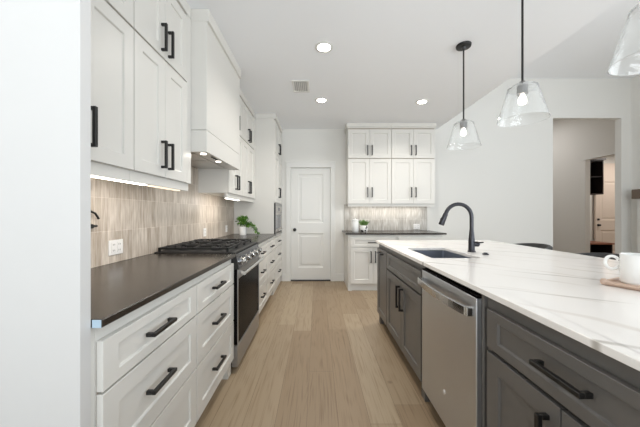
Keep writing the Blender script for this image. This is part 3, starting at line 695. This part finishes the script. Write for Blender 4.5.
# near cabinet (wide drawer above a door pair)
r = island_unit(0.385, 1.095, 'dark taupe island cabinet with one wide drawer over two doors, nearest on the right', 'n')
d = obj('drawer', shaker(If, 0.39, 1.066, 0.69, 0.84, 0.06), 'taupe', r, 0.0012); bar_pull(If, d, 0.733, 0.77, 0.157, False)
for a, b, h in ((0.39, 0.741, 0.70), (0.745, 1.066, 0.785)):
    d = obj('door', shaker(If, a, b, 0.118, 0.674), 'taupe', r, 0.0012); bar_pull(If, d, h, 0.55, 0.16, True)
r = island_unit(0.06, 0.384, 'dark taupe island cabinet beyond the right edge of the wide drawer', 'n')
d = obj('door', shaker(If, 0.065, 0.38, 0.118, 0.84), 'taupe', r, 0.0012); bar_pull(If, d, 0.34, 0.6, 0.18, True)
# sink cabinet
r = island_unit(1.725, 2.60, 'dark taupe sink cabinet with two doors beyond the dishwasher', 'sink')
obj('drawer', shaker(If, 1.745, 2.592, 0.69, 0.84, 0.06), 'taupe', r, 0.0012)
for a, b, h in ((1.745, 2.153, 2.112), (2.157, 2.592, 2.195)):
    d = obj('door', shaker(If, a, b, 0.118, 0.674), 'taupe', r, 0.0012); bar_pull(If, d, h, 0.535, 0.18, True)
bm = bmesh.new(); If.box(bm, 1.727, 1.79, -0.069, 0, 0, 0.109); obj('foot', bm, 'taupe', r, 0.001)
# pull-out at the far end
r = island_unit(2.602, 3.01, 'dark taupe pull-out cabinet at the far end of the island', 'n')
d = obj('door', shaker(If, 2.608, 3.004, 0.118, 0.84), 'taupe', r, 0.0012); bar_pull(If, d, 2.80, 0.80, 0.16, False)
bm = bmesh.new(); If.box(bm, 2.95, 3.009, -0.069, 0, 0, 0.109); obj('foot', bm, 'taupe', r, 0.001)
# back panel of the island (seating side)
o = obj('island_back_panel', box((1.402, 0.06, 0), (1.42, 3.01, 0.89)), 'taupe', None, loc=(1.41, 1.5, 0)); tag(o, 'dark taupe panel closing the seating side of the island', 'panel')

# dishwasher
dw = thing('dishwasher', 'stainless dishwasher with a curved bar handle set in the island', 'dishwasher', (1.0, 1.455, 0))
DY0, DY1 = 1.097, 1.722
obj('tub', box((0.705, DY0+0.004, 0.11), (1.28, DY1-0.004, 0.885)), 'black', dw)
for y in (DY0+0.001, DY1-0.02): obj('side_trim', box((0.69, y, 0.11), (0.705, y+0.019, 0.885)), 'taupe', dw)
obj('toe_kick', box((0.76, DY0+0.004, 0.0), (1.25, DY1-0.004, 0.109)), 'black', dw)
dd = obj('door', box((0.668, DY0+0.022, 0.112), (0.704, DY1-0.022, 0.862)), 'dwsteel', dw, 0.004, seg=2)
obj('top_edge', box((0.672, DY0+0.024, 0.8625), (0.704, DY1-0.024, 0.872)), 'blackgloss', dd)
hb = bmesh.new(); n = 14; pts = []
ya, yb = DY0+0.05, DY1-0.045
for i in range(n+1):
    t = i/n; pts.append((0.640-0.022*math.sin(PI*t), ya+(yb-ya)*t, 0.80))
prev = None
for (x, y, z) in pts:
    q = [hb.verts.new((x-0.007, y, z-0.02)), hb.verts.new((x+0.007, y, z-0.02)), hb.verts.new((x+0.007, y, z+0.02)), hb.verts.new((x-0.007, y, z+0.02))]
    if prev:
        for i in range(4): hb.faces.new((prev[i], prev[(i+1)%4], q[(i+1)%4], q[i]))
    else: hb.faces.new(q)
    prev = q
hb.faces.new(prev[::-1])
for y in (ya, yb): bx(hb, (0.638, y-0.013, 0.781), (0.6675, y+0.013, 0.819))
obj('handle', hb, 'chrome', dd, 0.002)
bm = bmesh.new(); lathe(bm, (0.668, 1.40, 0.285), [(0, -0.0015), (0.009, -0.0015), (0.01, 0), (0, 0)], 20, axis='x'); obj('badge', bm, 'plastic', dd)

# island countertop with the sink cut-out
SX0, SX1, SY0, SY1 = 0.79, 1.135, 1.83, 2.38
CX0, CX1, CY0, CY1, CZ0 = 0.67, 1.97, 0.04, 3.06, 0.892
bm = bmesh.new()
def rr(x0, x1, y0, y1, r, n=5):
    out = []
    for cx, cy, a0 in ((x1-r, y1-r, 0), (x0+r, y1-r, PI/2), (x0+r, y0+r, PI), (x1-r, y0+r, 1.5*PI)):
        for k in range(n+1): a = a0+k*PI/2/n; out.append((cx+r*math.cos(a), cy+r*math.sin(a)))
    return out
inner = rr(SX0, SX1, SY0, SY1, 0.02)
outer = rr(CX0, CX1, CY0, CY1, 0.008)
for z in (CZ0, ZT):
    vi = [bm.verts.new((x, y, z)) for x, y in inner]; vo = [bm.verts.new((x, y, z)) for x, y in outer]
    n = len(vi)
    for i in range(n): bm.faces.new((vi[i], vi[(i+1)%n], vo[(i+1)%n], vo[i]))
    if z == CZ0: li, lo = vi, vo
for i in range(n):
    bm.faces.new((li[i], li[(i+1)%n], vi[(i+1)%n], vi[i])); bm.faces.new((lo[i], lo[(i+1)%n], vo[(i+1)%n], vo[i]))
o = obj('island_countertop', bm, 'quartz', None, 0.002, loc=(1.32, 1.55, CZ0)); tag(o, 'white veined quartz countertop covering the whole island', 'countertop')
# sink
sk = thing('undermount_sink', 'dark rectangular undermount sink cut into the white island top', 'sink', ((SX0+SX1)/2, (SY0+SY1)/2, 0.68))
bm = bmesh.new()
i0 = rr(SX0+0.002, SX1-0.002, SY0+0.002, SY1-0.002, 0.02); i1 = rr(SX0+0.008, SX1-0.008, SY0+0.008, SY1-0.008, 0.03); o0 = rr(SX0-0.012, SX1+0.012, SY0-0.012, SY1+0.012, 0.03)
def lv(l, z): return [bm.verts.new((x, y, z)) for x, y in l]
A = lv(i0, 0.889); B = lv(i1, 0.70); D = lv(o0, 0.889); E = lv(o0, 0.69)
n = len(A)
for i in range(n):
    j = (i+1) % n
    bm.faces.new((A[i], A[j], B[j], B[i])); bm.faces.new((A[i], A[j], D[j], D[i])); bm.faces.new((D[i], D[j], E[j], E[i]))
bm.faces.new(B); bm.faces.new(E)
obj('basin', bm, 'sink', sk)
bm = bmesh.new(); lathe(bm, (0.96, 2.1, 0.701), [(0, 0), (0.045, 0), (0.043, 0.003), (0.03, 0.002), (0, 0.001)], 24); obj('drain', bm, 'chrome', sk)
# faucet
FX, FY = 1.235, 2.13
fc = thing('faucet', 'dark gunmetal gooseneck faucet behind the island sink', 'faucet', (FX, FY, ZT+0.001))
bm = bmesh.new(); lathe(bm, (FX, FY, ZT+0.001), [(0, 0), (0.03, 0), (0.03, 0.006), (0.0245, 0.01), (0.0235, 0.09), (0.018, 0.15), (0.0135, 0.2), (0, 0.2)], 24); obj('body', bm, 'bronze', fc)
bm = bmesh.new(); R_ = 0.105; zc = 1.19; pts = [(FX, FY, ZT+0.19), (FX, FY, zc)]
for k in range(1, 15):
    a = k*math.radians(163)/14; pts.append((FX-R_+R_*math.cos(a), FY-0.0*k, zc+R_*math.sin(a)))
tube(bm, pts, 0.015, 16); obj('spout', bm, 'bronze', fc)
e = Vector(pts[-1]); dv = (e-Vector(pts[-2])).normalized()
bm = bmesh.new(); tube(bm, [e, e+dv*0.006, e+dv*0.02, e+dv*0.095, e+dv*0.1], [0.0155, 0.018, 0.018, 0.022, 0.019], 20); sh = obj('spray_head', bm, 'bronze', fc)
bm = bmesh.new(); tube(bm, [e+dv*0.035+Vector((-0.016, 0, 0)), e+dv*0.055+Vector((-0.022, 0, 0))], 0.006, 10); obj('spray_button', bm, 'black', sh)
bm = bmesh.new(); tube(bm, [(FX+0.015, FY-0.005, ZT+0.062), (FX+0.044, FY-0.014, ZT+0.064), (FX+0.052, FY-0.015, ZT+0.064)], [0.021, 0.021, 0.014], 16); tube(bm, [(FX+0.034, FY-0.014, ZT+0.07), (FX+0.036, FY-0.05, ZT+0.078), (FX+0.036, FY-0.09, ZT+0.085)], [0.008, 0.006, 0.005], 10); obj('lever', bm, 'bronze', fc)
bm = bmesh.new(); lathe(bm, (1.255, 1.985, ZT+0.001), [(0, 0), (0.022, 0), (0.022, 0.006), (0.014, 0.009), (0.013, 0.014), (0, 0.015)], 24)
o = obj('sink_air_button', bm, 'bronze', None, loc=(1.255, 1.985, ZT+0.001)); tag(o, 'small round dark button on the island top beside the faucet', 'button')

# tray and mug
TP = Vector((1.226, 1.14, 0)); ta = Vector((0.4, -0.9165, 0)); tc_ = Vector((0.9165, 0.4, 0)); TL, TW = 0.30, 0.20
def tp(a, c, z): v = TP+ta*a+tc_*c; return (v.x, v.y, z)
tb = thing('wooden_tray', 'light wooden tray with rounded corner knob holding the white mug', 'tray', tp(TL/2, TW/2, ZT+0.001))
bm = bmesh.new(); q0 = [bm.verts.new(tp(a, c, ZT+0.001)) for a, c in ((0, 0), (TL, 0), (TL, TW), (0, TW))]; q1 = [bm.verts.new(tp(a, c, ZT+0.011)) for a, c in ((0, 0), (TL, 0), (TL, TW), (0, TW))]
bm.faces.new(q0); bm.faces.new(q1)
for i in range(4): bm.faces.new((q0[i], q0[(i+1)%4], q1[(i+1)%4], q1[i]))
obj('board', bm, 'woodboard', tb, 0.003, seg=2)
bm = bmesh.new(); cs = ((0, 0), (TL, 0), (TL, TW), (0, TW))
for i in range(4): tube(bm, [tp(*cs[i], ZT+0.013), tp(*cs[(i+1)%4], ZT+0.013)], 0.008, 10)
obj('rim', bm, 'woodboard', tb)
for a, c in cs:
    bm = bmesh.new(); lathe(bm, tp(a, c, ZT+0.015), [(0, -0.0135), (0.007, -0.011), (0.0115, -0.002), (0.0115, 0.006), (0.007, 0.013), (0, 0.014)], 16); obj('corner_knob', bm, 'woodboard', tb)
MX, MY = 1.348, 1.105; z0 = ZT+0.0115
mg = thing('mug', 'large white ribbed mug with a round handle on the wooden tray', 'mug', (MX, MY, z0))
prof = [(0, 0), (0.056, 0), (0.061, 0.004)]
for k in range(26): prof.append((0.0625+0.0009*(k % 2), 0.007+k*0.0044))
prof += [(0.0625, 0.122), (0.06, 0.1235), (0.0585, 0.118), (0.056, 0.01), (0, 0.008)]
bm = bmesh.new(); lathe(bm, (MX, MY, z0), prof, 48); obj('cup', bm, 'ceramic', mg)
bm = bmesh.new(); hd_ = Vector((-0.64, 0.768, 0)); pts = []
for k in range(21):
    a = math.radians(30)+k*math.radians(300)/20
    v = Vector((MX, MY, z0+0.08)) + hd_*(0.0625+0.021-0.0215*math.cos(a)); pts.append((v.x, v.y, v.z+0.028*math.sin(a)))
tube(bm, pts, 0.0062, 12); obj('handle', bm, 'ceramic', mg)

# ------------------------------------------------------------------ stools
def stool(y, label):
    x = 2.20; r = thing('counter_stool', label, 'stool', (x, y, 0), 'stools along the island')
    bm = bmesh.new(); lathe(bm, (x, y, 0.60), [(0, 0), (0.19, 0), (0.205, 0.02), (0.205, 0.05), (0.19, 0.07), (0, 0.075)], 32); obj('seat', bm, 'leatherette', r)
    bm = bmesh.new(); n = 28; ri, ro = 0.205, 0.235; prev = None
    for k in range(n+1):
        a = math.radians(-125)+math.radians(250)*k/n; c = math.cos(a/1.6)
        zt = 0.76+0.135*max(0, c)**0.6; zb = 0.63
        q = [bm.verts.new((x+rd*math.cos(a), y+rd*math.sin(a), z)) for rd, z in ((ri, zb), (ro, zb), (ro+0.012, zt-0.01), (ro, zt), (ri+0.005, zt), (ri, zt-0.012))]
        if prev:
            for i in range(6): f = bm.faces.new((prev[i], prev[(i+1)%6], q[(i+1)%6], q[i])); f.smooth = True
        else: bm.faces.new(q)
        prev = q
    bm.faces.new(prev[::-1]); obj('backrest', bm, 'leatherette', r)
    for sx in (-1, 1):
        for sy in (-1, 1):
            bm = bmesh.new(); tube(bm, [(x+sx*0.13, y+sy*0.13, 0.60), (x+sx*0.19, y+sy*0.19, 0.0)], [0.014, 0.01], 12); obj('leg', bm, 'black', r)
    bm = bmesh.new(); q = 0.169
    for a, b in (((-q, -q), (q, -q)), ((q, -q), (q, q)), ((q, q), (-q, q)), ((-q, q), (-q, -q))): tube(bm, [(x+a[0], y+a[1], 0.22), (x+b[0], y+b[1], 0.22)], 0.007, 10)
    obj('footrest', bm, 'black', r); return r
stool(2.86, 'charcoal round-backed stool behind the island, nearer the faucet')
stool(2.12, 'charcoal round-backed stool behind the island, nearer the white mug')

# ------------------------------------------------------------------ pendants
def pendant(y, label):
    x = 1.325; r = thing('pendant_lamp', label, 'lamp', (x, y, ZC), 'glass pendants over the island')
    bm = bmesh.new(); lathe(bm, (x, y, ZC-0.001), [(0, 0), (0.062, 0), (0.064, -0.004), (0.06, -0.02), (0.02, -0.024), (0.012, -0.04), (0, -0.04)], 32); obj('canopy', bm, 'black', r)
    bm = bmesh.new(); tube(bm, [(x, y, ZC-0.03), (x, y, 2.07)], 0.0065, 12); obj('rod', bm, 'black', r)
    bm = bmesh.new(); lathe(bm, (x, y, 2.05), [(0, 0.022), (0.016, 0.02), (0.02, 0.01), (0.03, 0.008), (0.032, -0.002), (0.03, -0.006), (0.03, -0.06), (0.0, -0.06)], 24); obj('socket', bm, 'nickel', r)
    # glass shade: closed double wall
    po = [(0.034, 2.044), (0.068, 2.042), (0.082, 2.03), (0.086, 2.01), (0.138, 1.822)]
    pi_ = [(0.1355, 1.822), (0.0835, 2.009), (0.079, 2.028), (0.067, 2.0385), (0.034, 2.0405)]
    bm = bmesh.new(); lathe(bm, (x, y, 0), po+pi_+[po[0]], 48); bmesh.ops.remove_doubles(bm, verts=bm.verts, dist=1e-6); obj('glass_shade', bm, 'glass', r)
    bm = bmesh.new(); lathe(bm, (x, y, 1.995), [(0, 0), (0.012, 0), (0.013, -0.015), (0.022, -0.035), (0.024, -0.052), (0.018, -0.07), (0.0, -0.077)], 24); obj('bulb', bm, 'bulb', r)
    return r
p0 = pendant(2.41, 'farthest of three clear glass cone pendants over the island, whole ceiling mount visible')
dup(p0, (1.325, 1.72, ZC), 'middle of three clear glass cone pendants over the island')
dup(p0, (1.325, 1.03, ZC), 'nearest glass cone pendant, cut off by the top right edge')

# ------------------------------------------------------------------ ceiling lights and vent
def downlight(x, y, label):
    r = thing('recessed_light', label, 'light', (x, y, ZC), 'recessed ceiling lights')
    bm = bmesh.new(); lathe(bm, (x, y, ZC-0.001), [(0.058, 0), (0.085, 0), (0.085, -0.003), (0.08, -0.006), (0.06, -0.006), (0.058, 0)], 40); obj('trim_ring', bm, 'trim', r)
    bm = bmesh.new(); lathe(bm, (x, y, ZC-0.001), [(0, 0), (0.0575, 0), (0.0575, -0.004), (0, -0.004)], 40); ln = obj('lens', bm, 'led', r)
    area('downlight', (x, y, ZC-0.012), (0, 0, 0), 0.1, 0.1, 8, (1, 0.95, 0.88), r, spread=math.radians(140))
downlight(0.065, 2.44, 'largest looking recessed ceiling light, nearest above the aisle')
downlight(0.06, 3.58, 'recessed ceiling light just right of the air vent, toward the door')
downlight(1.43, 3.63, 'recessed ceiling light in front of the back wall cabinets')
vx, vy = -0.19, 3.19
r = thing('ceiling_vent', 'small white louvred air vent in the ceiling', 'vent', (vx, vy, ZC))
obj('frame', boxes(((vx-0.1, vy-0.15, ZC-0.009), (vx+0.1, vy-0.125, ZC-0.001)), ((vx-0.1, vy+0.125, ZC-0.009), (vx+0.1, vy+0.15, ZC-0.001)), ((vx-0.1, vy-0.125, ZC-0.009), (vx-0.078, vy+0.125, ZC-0.001)), ((vx+0.078, vy-0.125, ZC-0.009), (vx+0.1, vy+0.125, ZC-0.001))), 'trim', r, 0.002)
obj('duct_backing', box((vx-0.078, vy-0.125, ZC-0.003), (vx+0.078, vy+0.125, ZC-0.001)), 'grille', r)
for k in range(7):
    x = vx-0.066+k*0.022; bm = bmesh.new()
    v = [bm.verts.new(p) for p in ((x, vy-0.124, ZC-0.0035), (x+0.004, vy-0.124, ZC-0.0035), (x+0.012, vy-0.124, ZC-0.009), (x+0.008, vy-0.124, ZC-0.009))]
    w2 = [bm.verts.new(q.co+Vector((0, 0.248, 0))) for q in v]
    bm.faces.new(v); bm.faces.new(w2[::-1])
    for i in range(4): bm.faces.new((v[i], v[(i+1)%4], w2[(i+1)%4], w2[i]))
    obj('slat', bm, 'trim', r)

# ------------------------------------------------------------------ fireplace on the right wall
fr = thing('fireplace', 'white fireplace surround at the far right edge below a wooden mantel', 'fireplace', (XR-0.1, 3.8, 0))
obj('surround', boxes(((XR-0.135, 4.35, 0), (XR-0.001, 4.62, 1.474)), ((XR-0.135, 2.95, 0), (XR-0.001, 3.22, 1.474)), ((XR-0.135, 3.22, 0.95), (XR-0.001, 4.35, 1.474))), 'trim', fr, 0.004)
obj('firebox', box((XR-0.1, 3.22, 0.0), (XR-0.001, 4.35, 0.95)), 'charcoalpanel', fr)
o = obj('mantel_beam', box((XR-0.165, 2.9, 1.4755), (XR-0.001, 4.68, 1.64)), 'mantelwood', None, 0.006, loc=(XR-0.13, 3.8, 1.4755)); tag(o, 'brown wooden mantel beam resting on the white fireplace at the right edge', 'mantel')

# ------------------------------------------------------------------ mud room furniture
wc = thing('open_wall_cabinet', 'dark open wall cabinet seen through the hall opening above the bench', 'cabinet', (6.72, 6.55, 1.68))
obj('case', boxes(((6.55, 6.40, 1.68), (6.57, 6.77, 2.50)), ((6.86, 6.40, 1.68), (6.88, 6.77, 2.50)), ((6.57, 6.40, 1.68), (6.86, 6.77, 1.70)), ((6.57, 6.40, 2.48), (6.86, 6.77, 2.50)), ((6.57, 6.75, 1.70), (6.86, 6.77, 2.48))), 'espresso', wc, 0.001)
obj('shelf', box((6.57, 6.42, 2.1), (6.86, 6.75, 2.115)), 'espresso', wc)
obj('top_moulding', box((6.52, 6.37, 2.501), (6.91, 6.77, 2.55)), 'espresso', wc, 0.002)
bn = thing('bench', 'brown wooden bench with a dark open front seen through the hall opening', 'bench', (6.72, 6.45, 0))
obj('bench_top', box((6.40, 6.25, 0.49), (6.98, 6.76, 0.525)), 'benchwood', bn, 0.003)
obj('bench_box', boxes(((6.42, 6.28, 0), (6.44, 6.75, 0.489)), ((6.94, 6.28, 0), (6.96, 6.75, 0.489)), ((6.44, 6.73, 0), (6.94, 6.75, 0.489)), ((6.44, 6.28, 0.0), (6.94, 6.73, 0.05))), 'espresso', bn)
for o in bpy.data.objects:
    if '_w' in o: del o['_w']
